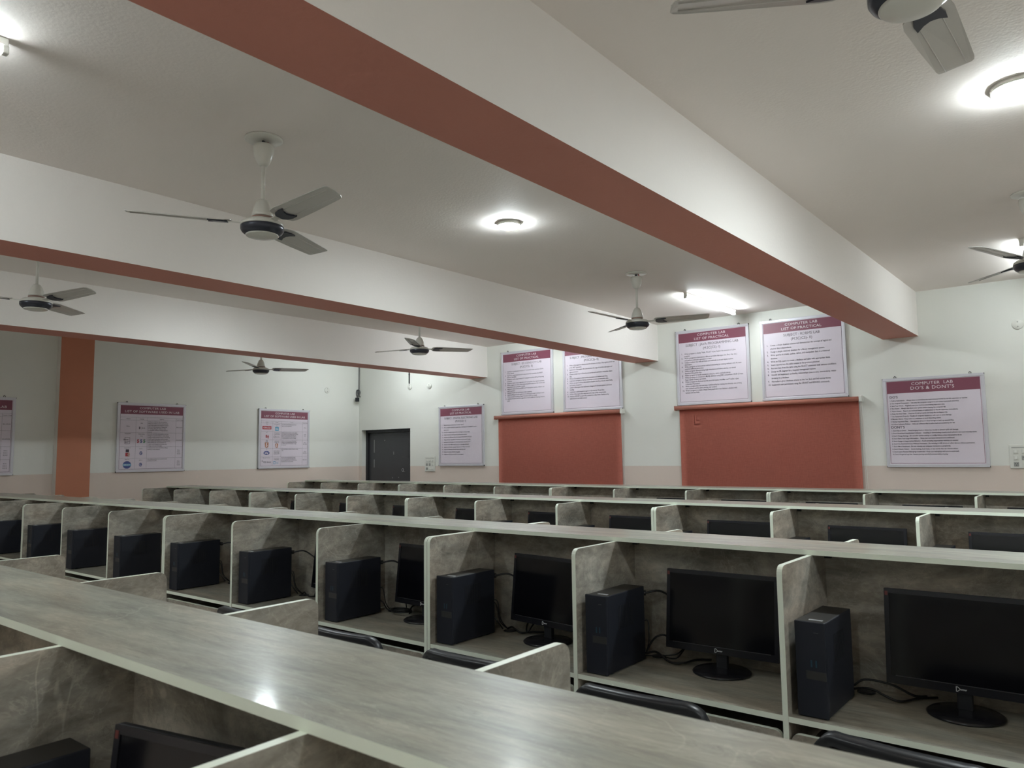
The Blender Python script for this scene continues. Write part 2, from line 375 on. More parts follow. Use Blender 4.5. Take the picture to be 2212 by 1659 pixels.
tube_light(-6.15, 7.15, 8.48, 'lit tube light hidden behind the second beam near the blinds', False)
tube_light(-8.95, 7.15, 8.48, 'lit tube light hidden behind the farthest beam near the door', False)
tube_light(-6.15, -.36, 1.0, 'lit tube light beyond the left edge of the photo, behind the second beam', False)
tube_light(-.40, -1.9, -.6, 'lit tube light above and behind the camera', False)
tube_light(2.9, 4.5, 5.8, 'lit tube light beyond the right edge of the photo', False)
def disc_light(x, y, r, label):
    t = thing('round_ceiling_light', label, 'ceiling light', (x, y, CZ), 0, 'round surface ceiling lights')
    MB().lathe([(r + .004, 0), (r + .004, -.023), (r + .001, -.025), (r - .004, -.025)], 'whiteplastic').build('housing', t)
    MB().lathe([(r - .001, -.0252), (r - .001, -.030), (r - .005, -.034), (r * .6, -.038), (.002, -.039)], 'disc').build('diffuser', t)
disc_light(-3.30, 4.13, .078, 'small round lit ceiling lamp in the middle of the ceiling')
disc_light(-.25, 4.04, .108, 'large round lit ceiling lamp at the upper right edge')
disc_light(-6.15, 4.1, .078, 'round lit ceiling lamp hidden behind the second beam')
disc_light(2.9, 1.2, .108, 'round lit ceiling lamp beyond the right edge of the photo')

# ------------------------------------------------------------------ ceiling fans
def make_fan(label):
    t = thing('ceiling_fan', label, 'ceiling fan', (0, 0, CZ), 0, 'white three-blade ceiling fans')
    MB().lathe([(.094, 0), (.096, -.008), (.090, -.012), (.03, -.014)], 'fanwhite', seg=40).build('ceiling_plate', t)
    mb = MB()
    mb.box(-.012, .012, -.004, .004, -.05, -.012, 'fandark'); mb.tube([(.02, -.01, -.013), (.028, -.012, -.03), (.02, -.01, -.045)], .004, 'logored', 6)
    mb.build('hanging_hook', t)
    MB().lathe([(.045, -.036), (.052, -.040), (.053, -.055), (.048, -.09), (.040, -.115), (.030, -.135), (.020, -.146), (.012, -.147)], 'fanwhite').build('canopy', t)
    MB().lathe([(.0105, -.05), (.0105, -.36)], 'fanwhite', seg=16).build('rod', t)
    MB().lathe([(.012, -.325), (.022, -.328), (.034, -.345), (.046, -.375), (.053, -.405), (.055, -.418), (.012, -.419)], 'fanwhite').build('lower_canopy', t)
    MB().lathe([(.054, -.419), (.054, -.430)], 'fanred').build('collar_ring', t)
    MB().lathe([(.050, -.428), (.060, -.432), (.088, -.440), (.104, -.452), (.108, -.464), (.106, -.468), (.05, -.468)], 'fanwhite', seg=48).build('motor_housing', t)
    MB().lathe([(.104, -.466), (.108, -.470), (.107, -.486), (.100, -.498), (.088, -.508), (.078, -.512), (.05, -.512)], 'fandark', seg=48).build('dark_band', t)
    mb = MB(); mb.lathe([(.080, -.510), (.082, -.514), (.078, -.518), (.072, -.519), (.060, -.523), (.03, -.526), (.002, -.527)], 'fanwhite', seg=48); mb.build('bottom_cap', t)
    for k in range(3):
        a = k * 2 * PI / 3; pitch = math.radians(-12)
        def tr(r, s, z=0.0):
            z2 = z * math.cos(pitch) + s * math.sin(pitch); s2 = s * math.cos(pitch) - z * math.sin(pitch)
            return Vector((r * math.cos(a) - s2 * math.sin(a), r * math.sin(a) + s2 * math.cos(a), -.452 + z2 + .012 * (r / .64)))
        out = [(.150, -.026), (.162, -.050), (.185, -.066), (.22, -.070), (.40, -.064), (.60, -.057), (.632, -.052), (.642, -.042), (.640, .0), (.630, .040), (.618, .054), (.60, .058), (.40, .066), (.22, .070), (.185, .064), (.162, .044), (.150, .022)]
        mb = MB()
        top = [mb.bm.verts.new(tr(r, s, .0018 + .006 * (1 - (s / .06) ** 2))) for r, s in out]; bot = [mb.bm.verts.new(tr(r, s, -.0018 + .006 * (1 - (s / .06) ** 2))) for r, s in out]
        mb.face(top, 'blade'); mb.face(bot[::-1], 'blade'); n = len(out)
        for i in range(n): mb.face([top[i], bot[i], bot[(i + 1) % n], top[(i + 1) % n]], 'blade')
        # raised lengthwise ribs
        for s in (-.030, .034):
            mb.sweep([tr(r, s, .001) for r in (.22, .35, .5, .62)], [(-.0015, -.004), (.0015, -.004), (.0015, .002), (-.0015, .002)], 'bladepanel', up=Vector((0, 0, 1)))
        bl = mb.build('blade', t)
        mb = MB()
        arm = [(.095, -.016), (.135, -.014), (.175, -.024), (.175, .024), (.135, .014), (.095, .016)]
        br = [(.165, -.020), (.185, -.036), (.225, -.044), (.262, -.042), (.240, -.020), (.232, .0), (.240, .020), (.262, .042), (.225, .044), (.185, .036), (.165, .020)]
        for pl, mt, z0, z1 in ((arm, 'fanwhite', -.001, -.005), (br, 'fandark', -.001, -.009)):
            tp = [mb.bm.verts.new(tr(r, s, z0)) for r, s in pl]; bt = [mb.bm.verts.new(tr(r, s, z1)) for r, s in pl]
            mb.face(tp, mt); mb.face(bt[::-1], mt); n = len(pl)
            for i in range(n): mb.face([tp[i], bt[i], bt[(i + 1) % n], tp[(i + 1) % n]], mt)
        mb.build('blade_bracket', bl)
    return t
fans = [(-3.36, 2.18, 116, 'largest hanging white ceiling fan, left of the centre of the ceiling'),
        (-3.375, 6.09, 22, 'white ceiling fan hanging left of the lit tube light above the boards'),
        (-6.29, 2.17, 12, 'white ceiling fan at the left edge above the orange pilaster'),
        (-6.06, 5.95, 66, 'white ceiling fan hanging just above the dark door'),
        (-9.02, 5.87, 70, 'smallest white ceiling fan, in front of the left wall between boards'),
        (-.365, 2.23, 88, 'white ceiling fan cut off by the top edge of the photo'),
        (-.36, 5.85, 8, 'white ceiling fan cut off by the right edge of the photo')]
f0 = make_fan(fans[0][3]); f0.location = (fans[0][0], fans[0][1], CZ); f0.rotation_euler = (0, 0, math.radians(fans[0][2]))
for x, y, a, lb in fans[1:]:
    f_ = dup(f0, (x, y, CZ), math.radians(a), lb)
    if 'top edge' in lb:                     # this fan hangs on a shorter rod
        for c in f_.children:
            n_ = c.name.split('.')[0]
            if n_ == 'rod': c.scale.z = 0.79
            elif n_ not in ('ceiling_plate', 'hanging_hook', 'canopy'): c.location.z = .075

# ------------------------------------------------------------------ desk rows
def gx(k): return GX + k * ST
def rounded(y0, y1, z0, z1, r, n=5):
    pts = [(y0, z0)]
    pts += [(y0 + r - r * math.cos(i * PI / 2 / n), z1 - r + r * math.sin(i * PI / 2 / n)) for i in range(n + 1)]
    pts += [(y1 - r + r * math.sin(i * PI / 2 / n), z1 - r + r * math.cos(i * PI / 2 / n)) for i in range(n + 1)]
    return pts + [(y1, z0)]
def desk_unit(row, k0, k1, label):
    P = ROWS[row]; x0 = gx(k0); u = thing('study_carrel_desk', label, 'desk', (x0, P, 0), 0, 'marble-laminate carrel desks')
    n = k1 - k0; Lx = n * ST
    edges = []
    for j in range(n + 1):
        if j == 0: a, b = .001, .001 + T
        elif j == n: a, b = Lx - .001 - T, Lx - .001
        else: a, b = j * ST - T / 2, j * ST + T / 2
        edges.append((a, b))
        mb = MB(); mb.prism(rounded(0, DEEP, 0, ZT, .028), 'x', a, b, 'lam', 'edge'); mb.build('partition', u)
    mb = MB(); mb.box(.0005, Lx - .0005, SF, SF + SW, ZT, ZT + T, 'lamtop', {'-y': 'edge', '+y': 'edge', '-x': 'edge', '+x': 'edge'}); mb.build('top_shelf', u)
    yc = DEEP / 2
    for j in range(n):
        a, b = edges[j][1], edges[j + 1][0]
        MB().box(a, b, yc - T / 2, yc + T / 2, .25, ZT, 'lam').build('back_panel', u)
        dt = MB().box(a, b, .002, yc - T / 2, DZ - T, DZ, 'lamdesk', {'-y': 'edge'}).build('desk_top', u)
        MB().box(a, b, yc + T / 2, DEEP - .002, DZ - T, DZ, 'lamdesk', {'+y': 'edge'}).build('desk_top', u)
        MB().lathe([(.030, 0), (.030, .003), (.024, .005), (.004, .0045)], 'black', c=(a + .135, yc - .065, DZ + .0002), seg=20).build('cable_grommet', dt)
        for s in (0, 1):
            if s == 0: ya, yb = .004, .004 + T
            else: ya, yb = DEEP - .004 - T, DEEP - .004
            mb = MB()
            r = .025; zt = .699; zb = .600
            pts = [(a + .006, zb)] + [(a + .006 + r - r * math.cos(i * PI / 10), zt - r + r * math.sin(i * PI / 10)) for i in range(6)] + [(b - .006 - r + r * math.sin(i * PI / 10), zt - r + r * math.cos(i * PI / 10)) for i in range(6)] + [(b - .006, zb)]
            mb.prism(pts, 'y', ya, yb, 'lam', 'edge')
            tr = mb.build('tray_front', u)
            if s == 0: MB().box(a + .012, b - .012, ya + T, yc - .05, .615, .630, 'lam').build('keyboard_tray', u)
            else: MB().box(a + .012, b - .012, yc + .05, ya, .615, .630, 'lam').build('keyboard_tray', u)
        MB().box(a + .004, a + .026, yc - T / 2 - .022, yc - T / 2, ZT - .024, ZT - .001, 'black').build('corner_bracket', u)
    return u
rn = {1: 'farthest row, under the orange blinds', 2: 'second farthest row', 3: 'row with the large monitors', 4: 'nearest row'}
pos3 = {(0, 3): 'rightmost', (-3, 0): 'second from the right', (-6, -3): 'third from the right', (-9, -6): 'leftmost'}
for row in (1, 2, 3):
    for (a, b), p in pos3.items():
        desk_unit(row, a, b, 'grey marble-laminate three-seat desk, %s in the %s' % (p, rn[row]))
desk_unit(4, -2, 3, 'nearest grey marble-laminate desk, its wide glossy shelf crossing the bottom of the photo')

# ------------------------------------------------------------------ computers
def make_tower(label):
    t = thing('computer_tower', label, 'computer', (0, 0, 0), 0, 'small black desktop computer towers')
    W_, D_, H_ = .095, .30, .30
    MB().box(0, W_, .012, D_, .004, H_ - .002, 'case', {'+z': 'casetop'}, bev=.003).build('case', t)
    MB().box(-.0005, W_ + .0005, 0, .0125, .002, H_, 'case', {'+z': 'casetop'}, bev=.003).build('front_bezel', t)
    mb = MB(); mb.box(.032, W_ - .001, -.0012, .001, .092 + .028, .118 + .028, 'greybadge'); mb.build('badge_plate', t)
    for x in (.047, .062): MB().box(x, x + .005, -.001, .001, .158, .180, 'usb').build('usb_port', t)
    MB().box(.06, .075, -.0008, .001, .265, .2675, 'strip').build('status_light', t)
    mb = MB(); mb.box(.035, .078, .035, .047, H_ - .002, H_ - .0008, 'silver'); mb.build('sticker', t)
    mb = MB()
    for i in range(10): mb.box(W_ - .0002, W_ + .0008, .09 + i * .012, .095 + i * .012, .16, .25, 'black')
    mb.build('vent', t)
    mb = MB()
    for y in (.04, .25): mb.box(.008, .087, y, y + .02, 0, .005, 'black')
    mb.build('foot', t)
    return t
def make_monitor(label, gloss=False):
    t = thing('computer_monitor', label, 'monitor', (0, 0, 0), 0, 'black flat desktop monitors')
    MB().lathe([(.110, 0), (.112, .004), (.105, .009), (.06, .014), (.03, .017), (.003, .018)], 'blackgloss', seg=40).build('foot', t)
    MB().box(-.022, .022, -.002, .022, .012, .12, 'black', bev=.004).build('neck', t)
    tilt = math.radians(6); W_, H_ = .452, .310; zb = .068
    def tl(p):
        x, y, z = p; return (x, y * math.cos(tilt) + z * math.sin(tilt) - .012, zb + z * math.cos(tilt) - y * math.sin(tilt))
    def tb(mb, fn=tl):
        for v in mb.bm.verts: v.co = Vector(fn(v.co))
        return mb
    mb = MB(); bz = .016; bb = .028
    mb.box(-W_ / 2, W_ / 2, 0, .018, 0, H_, 'black', bev=.003)
    mb.box(-W_ / 2 + .05, W_ / 2 - .05, .016, .045, .03, H_ - .06, 'black', bev=.01)
    sh = tb(mb).build('shell', t)
    mb = MB(); mb.box(-W_ / 2 + bz, W_ / 2 - bz, -.0008, .001, bb, H_ - bz, 'screen'); tb(mb).build('screen', t)
    mb = MB()
    # raised bezel around the screen
    for (a, b, c, d_) in ((-W_ / 2 + .001, W_ / 2 - .001, H_ - bz, H_ - .001), (-W_ / 2 + .001, W_ / 2 - .001, .001, bb), (-W_ / 2 + .001, -W_ / 2 + bz, bb, H_ - bz), (W_ / 2 - bz, W_ / 2 - .001, bb, H_ - bz)):
        mb.box(a, b, -.003, .001, c, d_, 'blackgloss')
    mb.box(-W_ / 2 + .03, W_ / 2 - .03, -.0042, -.003, bb - .002, bb + .0005, 'strip')
    tb(mb).build('bezel', t)
    mb = MB(); y = -.0036
    D = [(-.020, .0065), (-.020, .0215), (-.0175, .0215), (-.0095, .0150), (-.0095, .0130), (-.0175, .0065)]
    mb.tube([(x, y, z) for x, z in D], .0010, 'logo', 6, closed=True)
    mb.text('enter', .0085, -.0085, .0115, 'logo', y=y, bold=.02)
    tb(mb).build('logo', t)
    mb = MB(); mb.box(-W_ / 2 + .004, -W_ / 2 + .013, -.0037, -.0028, H_ - .024, H_ - .010, 'red'); tb(mb).build('corner_sticker', t)
    return t
TW = None; MN = None
def place_tower(row, k, label):
    global TW
    x = gx(k) + .009 + .022; loc = (x, ROWS[row] + .030, DZ + .0008)
    if TW is None: TW = make_tower(label); TW.location = loc
    else: dup(TW, loc, 0, label)
MOFF = {(3, 2): (.457, .340, 1), (3, 1): (.45, .340, 2), (3, 0): (.43, .340, -7), (3, -1): (.455, .340, -3), (3, -2): (.50, .330, -12), (3, -3): (.53, .33, -12),
        (4, 1): (.49, .340, 12), (2, 2): (.416, .340, 1), (2, 1): (.454, .340, 0), (2, 0): (.454, .340, 1), (2, -1): (.467, .340, 0), (2, -2): (.488, .340, -2), (2, -3): (.49, .340, 0), (2, -4): (.476, .340, 0), (2, -5): (.484, .340, 0), (2, -6): (.462, .340, 0),
        (1, 0): (.44, .340, 0), (1, 1): (.442, .340, 0), (1, -1): (.43, .340, 0), (1, -2): (.53, .340, 0)}
def place_monitor(row, k, label):
    global MN
    dx, dy, rz = MOFF.get((row, k), (.42 + .05 * math.sin(k * 2.3 + row), .340, 3 * math.sin(k * 1.7 + row)))
    loc = (gx(k) + dx, ROWS[row] + dy, DZ + .0008)
    if MN is None: MN = make_monitor(label); MN.location = loc; MN.rotation_euler = (0, 0, math.radians(rz))
    else: dup(MN, loc, math.radians(rz), label)
rr = {1: 'farthest row', 2: 'second farthest row', 3: 'row behind the nearest shelf'}
for k in range(2, -8, -1):
    n = ORD[3 - k] + ' bay from the right'
    place_tower(3, k, 'small black computer tower, %s, %s' % (n, rr[3]))
    if k >= -3: place_monitor(3, k, 'black monitor on a round foot, %s, %s' % (n, rr[3]))
for k in range(2, -7, -1):
    n = ORD[3 - k] + ' bay from the right'
    if k >= -2: place_tower(2, k, 'black tower, only its top showing, %s, %s' % (n, rr[2]))
    place_monitor(2, k, 'black monitor, lower half hidden, %s, %s' % (n, rr[2]))
for k in range(2, -3, -1):
    place_monitor(1, k, 'black monitor, only top edge showing, %s bay from the right, %s' % (ORD[3 - k], rr[1]))
place_tower(4, 1, 'black computer tower under the nearest shelf at the bottom left corner')
place_monitor(4, 1, 'black monitor under the nearest shelf at the bottom left')

# ------------------------------------------------------------------ cables
def cable(paths, label, loc, name='cable', cat='cable', group='black computer cables'):
    mb = MB()
    for pts, r in paths: mb.tube(smooth_path(pts), r, 'cable', 8)
    return tag(mb.build(name, loc=loc), label, cat, group)
def bay_cables(row, k, upper, style):
    P = ROWS[row]; X = gx(k); n = ORD[3 - k]; o = (X, P, DZ + .0062)
    if upper:
        mx = MOFF[(row, k)][0] - .19
        cable([([(.10, .332, .262), (.125, .345, .262)], .011), ([(.125, .345, .262), (.165, .388, .268), (.21, .424, .235), (mx - .01, .432, .19)], .0045)],
              'black video cable arching from the tower to the monitor, %s bay from the right' % n, o, 'video_cable')
    zf = .005
    if style == 0:   # two strands leaving low behind the tower
        ps = [([(.122, .34, .03), (.16, .345, .055), (.24, .35, .050), (.30, .38, .018), (.33, .43, .008)], .004), ([(.122, .335, .02), (.18, .33, .030), (.26, .33, zf), (.31, .40, zf), (.36, .448, zf)], .004)]
    elif style == 1:
        ps = [([(.122, .33, .15), (.138, .335, .15), (.142, .33, .08), (.130, .33, .02)], .0025),
              ([(.126, .33, .02), (.16, .335, .08), (.20, .35, .100), (.24, .39, .07), (.27, .42, .05)], .004),
              ([(.126, .335, .02), (.17, .34, .03), (.24, .32, zf), (.29, .34, zf), (.31, .41, zf), (.36, .448, zf)], .0045),
              ([(.126, .33, .012), (.20, .34, .02), (.25, .36, .03), (.27, .40, .05), (.30, .43, .05)], .003),
              ([(.20, .35, .012), (.26, .34, .02), (.27, .41, .05), (.30, .44, .05)], .003)]
    elif style == 2:
        ps = [([(.122, .33, .15), (.140, .335, .14), (.150, .345, .06), (.155, .39, .008)], .0025),
              ([(.122, .33, .14), (.134, .335, .12), (.146, .345, .05), (.160, .385, .008)], .0025),
              ([(.122, .33, .07), (.138, .335, .05), (.150, .36, .012)], .0035),
              ([(.155, .39, .008), (.19, .38, .022), (.23, .36, .018), (.26, .37, zf), (.29, .42, zf), (.34, .448, zf)], .0045),
              ([(.255, .44, .055), (.25, .42, .03), (.265, .40, zf), (.28, .42, .03), (.29, .44, .055)], .004)]
    else:
        coil = [(.245 + .062 * math.cos(a), .37 + .045 * math.sin(a), .006 + .004 * (a / PI)) for a in [i * PI / 5 for i in range(21)]]
        ps = [([(.122, .33, .13), (.140, .335, .12), (.148, .345, .05), (.14, .38, .008)], .0025), ([(.122, .33, .06), (.140, .335, .05), (.150, .36, .01), (.20, .38, .012)], .0035),
              (coil, .0042), ([(.24, .415, .014), (.22, .43, .05), (.25, .44, .055)], .0035), ([(.30, .37, .012), (.305, .40, .04), (.32, .445, .05)], .0042)]
    cable(ps, 'tangle of black power and data cables on the desk, %s bay from the right' % n, o, 'power_cable')
bay_cables(3, 2, False, 0); bay_cables(3, 1, True, 1); bay_cables(3, 0, True, 2); bay_cables(3, -1, True, 3); bay_cables(3, -2, True, 2); bay_cables(3, -3, True, 2)
cable([([(-.98 + .45, .33, .01), (-.44, .36, .02), (-.36, .37, .02), (-.30, .36, .008), (-.26, .38, .03)], .005)], 'black cable on the desk under the nearest shelf', (gx(1) + .65, ROWS[4], DZ), 'power_cable')

# ------------------------------------------------------------------ chairs
def make_chair(label):
    t = thing('office_chair', label, 'chair', (0, 0, 0), 0, 'black chairs tucked under the desks')
    W_, ztop, zlow = .41, .868, .47
    def bend(u, z):      # u -1..1 across, the back bows away from the sitter and leans
        return Vector((u * W_ / 2, -.030 * (1 - u * u) - .10 * (z - .45), z))
    pts = []
    for i in range(13): u = -1 + 2 * i / 12; pts.append((u, ztop - .010 * u ** 4 - (.028 if abs(u) > .99 else 0)))
    loop = pts + [(1.0, .70), (.97, .60), (.90, .50), (.75, zlow)] + [(x, zlow) for x in (.4, 0, -.4)] + [(-.75, zlow), (-.90, .50), (-.97, .60), (-1.0, .70)]
    path = []
    P = [bend(u, z) for u, z in loop]
    sm = smooth_path(P + [P[0]], 3)[:-1]
    sec = [(-.020, -.010), (-.014, -.016), (.014, -.016), (.020, -.010), (.020, .010), (.014, .016), (-.014, .016), (-.020, .010)]
    mb = MB(); n = len(sm); rings = []
    for i, p in enumerate(sm):
        d = (sm[(i + 1) % n] - sm[i - 1]).normalized(); s = Vector((0, 1, .1)).normalized(); q = s.cross(d).normalized()
        rings.append([mb.bm.verts.new(p + s * a + q * b) for a, b in sec])
    for i in range(n):
        a, b = rings[i], rings[(i + 1) % n]
        for j in range(8): mb.face([a[j], a[(j + 1) % 8], b[(j + 1) % 8], b[j]], 'chair', True)
    mb.build('back_frame', t)
    mb = MB(); g = []
    for iz in range(7):
        z = zlow + .01 + (ztop - .022 - zlow) * iz / 6; w_ = .97 if iz < 6 else .9
        g.append([mb.bm.verts.new(bend(-w_ + 2 * w_ * i / 10, z) + Vector((0, .004, 0))) for i in range(11)])
    for a, b in zip(g, g[1:]):
        for i in range(10): mb.face([a[i], a[i + 1], b[i + 1], b[i]], 'mesh', True)
    bmesh.ops.solidify(mb.bm, geom=mb.bm.faces[:], thickness=.006)
    mb.build('back_panel', t)
    MB().prism([(-.19, .0), (-.20, .10), (-.20, .32), (-.16, .37), (.16, .37), (.20, .32), (.20, .10), (.19, .0)], 'z', .43, .47, 'mesh', 'mesh', False).build('seat', t)
    for sx in (-1, 1):
        MB().tube(smooth_path([(sx * .20, -.03, .70), (sx * .215, -.04, .50), (sx * .22, -.06, .25), (sx * .23, -.09, .0)]), .011, 'steel').build('leg', t)
        MB().tube(smooth_path([(sx * .20, .32, .43), (sx * .20, .34, .20), (sx * .20, .36, .0)]), .011, 'steel').build('leg', t)
    mb = MB(); mb.tube([(-.20, .32, .425), (.20, .32, .425)], .009, 'steel'); mb.tube([(-.215, -.02, .425), (.215, -.02, .425)], .009, 'steel')
    for sx in (-1, 1): mb.tube([(sx * .20, -.02, .425), (sx * .20, .32, .425)], .009, 'steel')
    mb.build('seat_frame', t)
    return t
chairs = [(-1.19, 2.115, 3, 'black chair back showing in front of the large monitor, behind the nearest shelf'),
          (-1.89, 2.13, 0, 'black chair back touching the double partition, centre of the photo'),
          (-2.565, 2.115, 2, 'black chair back left of the double partition, behind the nearest shelf'),
          (-.455, 2.115, -6, 'black chair back at the bottom right corner'),
          (-3.30, 2.12, 0, 'black chair, just a small dark tip showing behind the nearest shelf at left')]
c0 = make_chair(chairs[0][3]); c0.location = (chairs[0][0], chairs[0][1], 0); c0.rotation_euler = (0, 0, math.radians(chairs[0][2]))
for x, y, a, lb in chairs[1:]: dup(c0, (x, y, 0), math.radians(a), lb)

# ------------------------------------------------------------------ boards on the walls
PW, PH = .95, .94
def board(label, x, z, left=False, w_=PW, h=PH):
    """x = centre along the wall, z = bottom"""
    loc = (LX + .002, x, z) if left else (x, WY - .002, z)
    t = thing('notice_board', label, 'notice board', loc, PI / 2 if left else 0, 'framed computer lab boards')
    mb = MB(); fw = .030; D = .026
    mb.box(-w_ / 2, w_ / 2, -D, 0, 0, fw, 'alu', bev=.003); mb.box(-w_ / 2, w_ / 2, -D, 0, h - fw, h, 'alu', bev=.003)
    mb.box(-w_ / 2, -w_ / 2 + fw, -D, 0, fw, h - fw, 'alu', bev=.003); mb.box(w_ / 2 - fw, w_ / 2, -D, 0, fw, h - fw, 'alu', bev=.003)
    mb.build('frame', t)
    mb = MB(); mb.box(-w_ / 2 + fw, w_ / 2 - fw, -D + .006, -.004, fw, h - fw, 'paper'); sh = mb.build('printed_sheet', t)
    for sx in (-1, 1):
        mb = MB(); mb.tube([(sx * w_ * .37 - .009, -.010, h + .0), (sx * w_ * .37 - .009, -.010, h + .014), (sx * w_ * .37, -.010, h + .021), (sx * w_ * .37 + .009, -.010, h + .014), (sx * w_ * .37 + .009, -.010, h)], .0035, 'black', 6)
        mb.build('hook', t)
    mb = MB()
    for sx in (-1, 1):
        for zz in (.0, h - .014): mb.box(sx * w_ / 2 - .002 if sx > 0 else -w_ / 2 - .0015, sx * w_ / 2 + .0015 if sx > 0 else -w_ / 2 + .002, -D - .001, -.006, zz, zz + .014, 'black')
    mb.build('corner_cap', t)
    return t, sh
YF = -.026 + .0052
def header(mb, lines, hb=.118, w_=PW, h=PH, border='ink'):
    x0, x1, z0, z1 = -w_ / 2 + .038, w_ / 2 - .038, .040, h - .036
    mb.quad(x0, x1, z1 - hb, z1, 'maroon', YF)
    for a, b, c, d_ in ((x0, x0 + .003, z0, z1 - hb), (x1 - .003, x1, z0, z1 - hb), (x0, x1, z0, z0 + .003)): mb.quad(a, b, c, d_, border, YF)
    for i, (s, sz) in enumerate(lines):
        mb.text(s, sz * .92, 0, z1 - .046 - i * .049, 'inkwhite', YF - .0005, 'CENTER', 0, sx=1.15, spacing=1.06)
def wrapped(items, width):
    import textwrap
    out = []
    for i, s in enumerate(items):
        ls = textwrap.wrap(s, width)
        for j, l in enumerate(ls): out.append(('%d.' % (i + 1) if j == 0 else '', l))
    return out
def practical(label, x, z, subject, cls, items, width=84, size=.0255, step=.0285, sx=.80):
    t, sh = board(label, x, z)
    mb = MB(); header(mb, [('COMPUTER LAB', .046), ('LIST OF PRACTICAL', .046)])
    mb.text(subject, .043, 0, .735, 'ink', YF - .0005, 'CENTER', 0, sx=.98); mb.text(cls, .043, 0, .685, 'ink', YF - .0005, 'CENTER', 0, sx=.98)
    zz = .635
    for n, l in wrapped(items, width):
        if n: mb.text(n, size, -.405, zz, 'ink', YF - .0005, bold=.008)
        mb.text(l, size, -.362, zz, 'ink', YF - .0005, bold=.006, sx=sx); zz -= step
    mb.build('printed_text', sh)
zhi = 2.182
practical('framed board titled digital electronic lab, hung low right of the door', -8.03, 1.43, 'SUBJECT : DIGITAL ELECTRONIC LAB', '(M.SC(CS)- I)',
 ['Measure the basic characteristics of op-amp / logic IC.', 'Write a program or perform an experiment to understand how the 8085/87 is used in digital circuit.', 'Use LED as a switch circuit as a DC or AC/Digital to Analog voltage.', 'Design and simulate a NOT gate using diodes and transistors.',
  'Implement the AND gate using universal gates and truth table verification.', 'Design of Proper using adders and subtractor circuits on bread board.', 'Implement the basic gates and verify all truth tables using logic gate IC.', 'Implement the 8:1 MUX using logic gate or truth table verification.', 'Implement a full adder using basic logic gate and verify its truth table.', 'Design and implement a Decoder circuit using logic gates.', 'Design and simulate of Flip flop using gates.', 'Implement of Flip flop and verify its working diagram.'], 84, .0235, .0385, .84)
practical('framed board titled DS using C++ lab, above the left end of the left blind', -6.722, zhi, 'SUBJECT : DS USING C++ LAB', '(M.SC(CS)- II)',
 ['Implement a one-dimensional array in C++ and perform basic operations (Insert, Delete, Search).', 'Implement a singly linked list in C++ and perform basic operations like INSERT, DELETE, TRAVERSE.', 'Implement a stack using an array in C++ and perform PUSH, POP and Traversing operations.', 'Implement a queue using a linked list in C++ and perform the required operations.',
  'Write a program to create a binary tree and perform operations like insertion and traversal (preorder, postorder, inorder).', 'Implement a binary search tree (BST) in C++ and perform insertion, deletion, and search operations.', 'Implement Bubble Sort and analyze its time complexity.', 'Implement Merge Sort and explain how the divide-and-conquer technique is used.', 'Write a program to perform Depth First Search (DFS) on a graph.', 'Implement Kruskal\'s and Prim\'s algorithms to find the Minimum Spanning Tree of a graph.'], 84, .0250, .0290, .82)
practical('framed board partly hidden by the second beam, above the right end of the left blind', -5.598, zhi, 'SUBJECT : PROGRAMMING IN C# LAB', '(M.SC(CS)- II)',
 ['Write a C# program to demonstrate the structure of a basic C# program and the use of the .NET framework.', 'Implement a C# program that demonstrates the usage of primitive data types and type conversions.', 'Create a simple class in C# and use properties and methods to manipulate object data.', 'Write a C# program to demonstrate inheritance and method overriding.', 'Implement a program in C# that uses arrays to store and manipulate data.',
  'Write a program in C# to demonstrate exception handling using try, catch, finally, and custom exceptions.', 'Create a C# program that implements delegates for function pointers and event handling.', 'Implement a multi-threaded program in C# using the Thread class.', 'Write a C# program that reads and writes data to files using streams.', 'Write an ASP.NET program that connects to a SQL Server database using SqlConnection and SqlCommand.'], 82, .0255, .0310, .82)
practical('framed board titled Java programming lab, above the left end of the right blind', -3.848, zhi, 'SUBJECT : JAVA PROGRAMMING LAB', '(M.SC(CS)- I)',
 ['Write a program to display "Hello, World!" in Java. Explain the structure of a Java program.', 'Write a program to demonstrate different primitive data types (int, float, char, etc.) and perform arithmetic operations on them.', 'Create a student class with attributes and methods to set and display student information.', 'Write a program to demonstrate method overloading by creating methods with the same name but different parameters.', 'Write a program demonstrating single inheritance and how a subclass can inherit features of the parent class.',
  'Write a program to handle exceptions using try, catch, and finally blocks.', 'Write a program to connect to a MySQL database using JDBC and perform CRUD (Create, Read, Update, Delete) operations.', 'Write a program to demonstrate the use of ArrayList, HashMap, and TreeSet in Java Collections Framework.', 'Write a program that demonstrates multithreading by creating two threads, one printing even numbers and the other printing odd numbers.', 'Write a program to create a simple Swing application that displays a window with buttons and text fields.'], 86, .0255, .0272, .79)
practical('framed board titled RDBMS lab, above the right end of the right blind', -2.760, zhi, 'SUBJECT : RDBMS LAB', '(M.SC(CS)- II)',
 ['Create a simple database schema and demonstrate the concept of logical and physical data independence.', 'Design a simple relational database for a library management system.', 'Write queries to create, update, delete, and manipulate data in a relational database.', 'Write an SQL query to create a database and table with appropriate fields.', 'Insert records into the table created in the previous practical.', 'Retrieve data from the table using the SELECT statement with various conditions.',
  'Design an ER diagram for a hospital management system.', 'Identify and implement cardinality relationships (one-to-one, one-to-many, many-to-many) in a database.', 'Normalize a given database schema to the 1st, 2nd, and 3rd normal forms.', 'Implement user permissions using the GRANT and REVOKE commands.'], 80, .0275, .0385, .80)
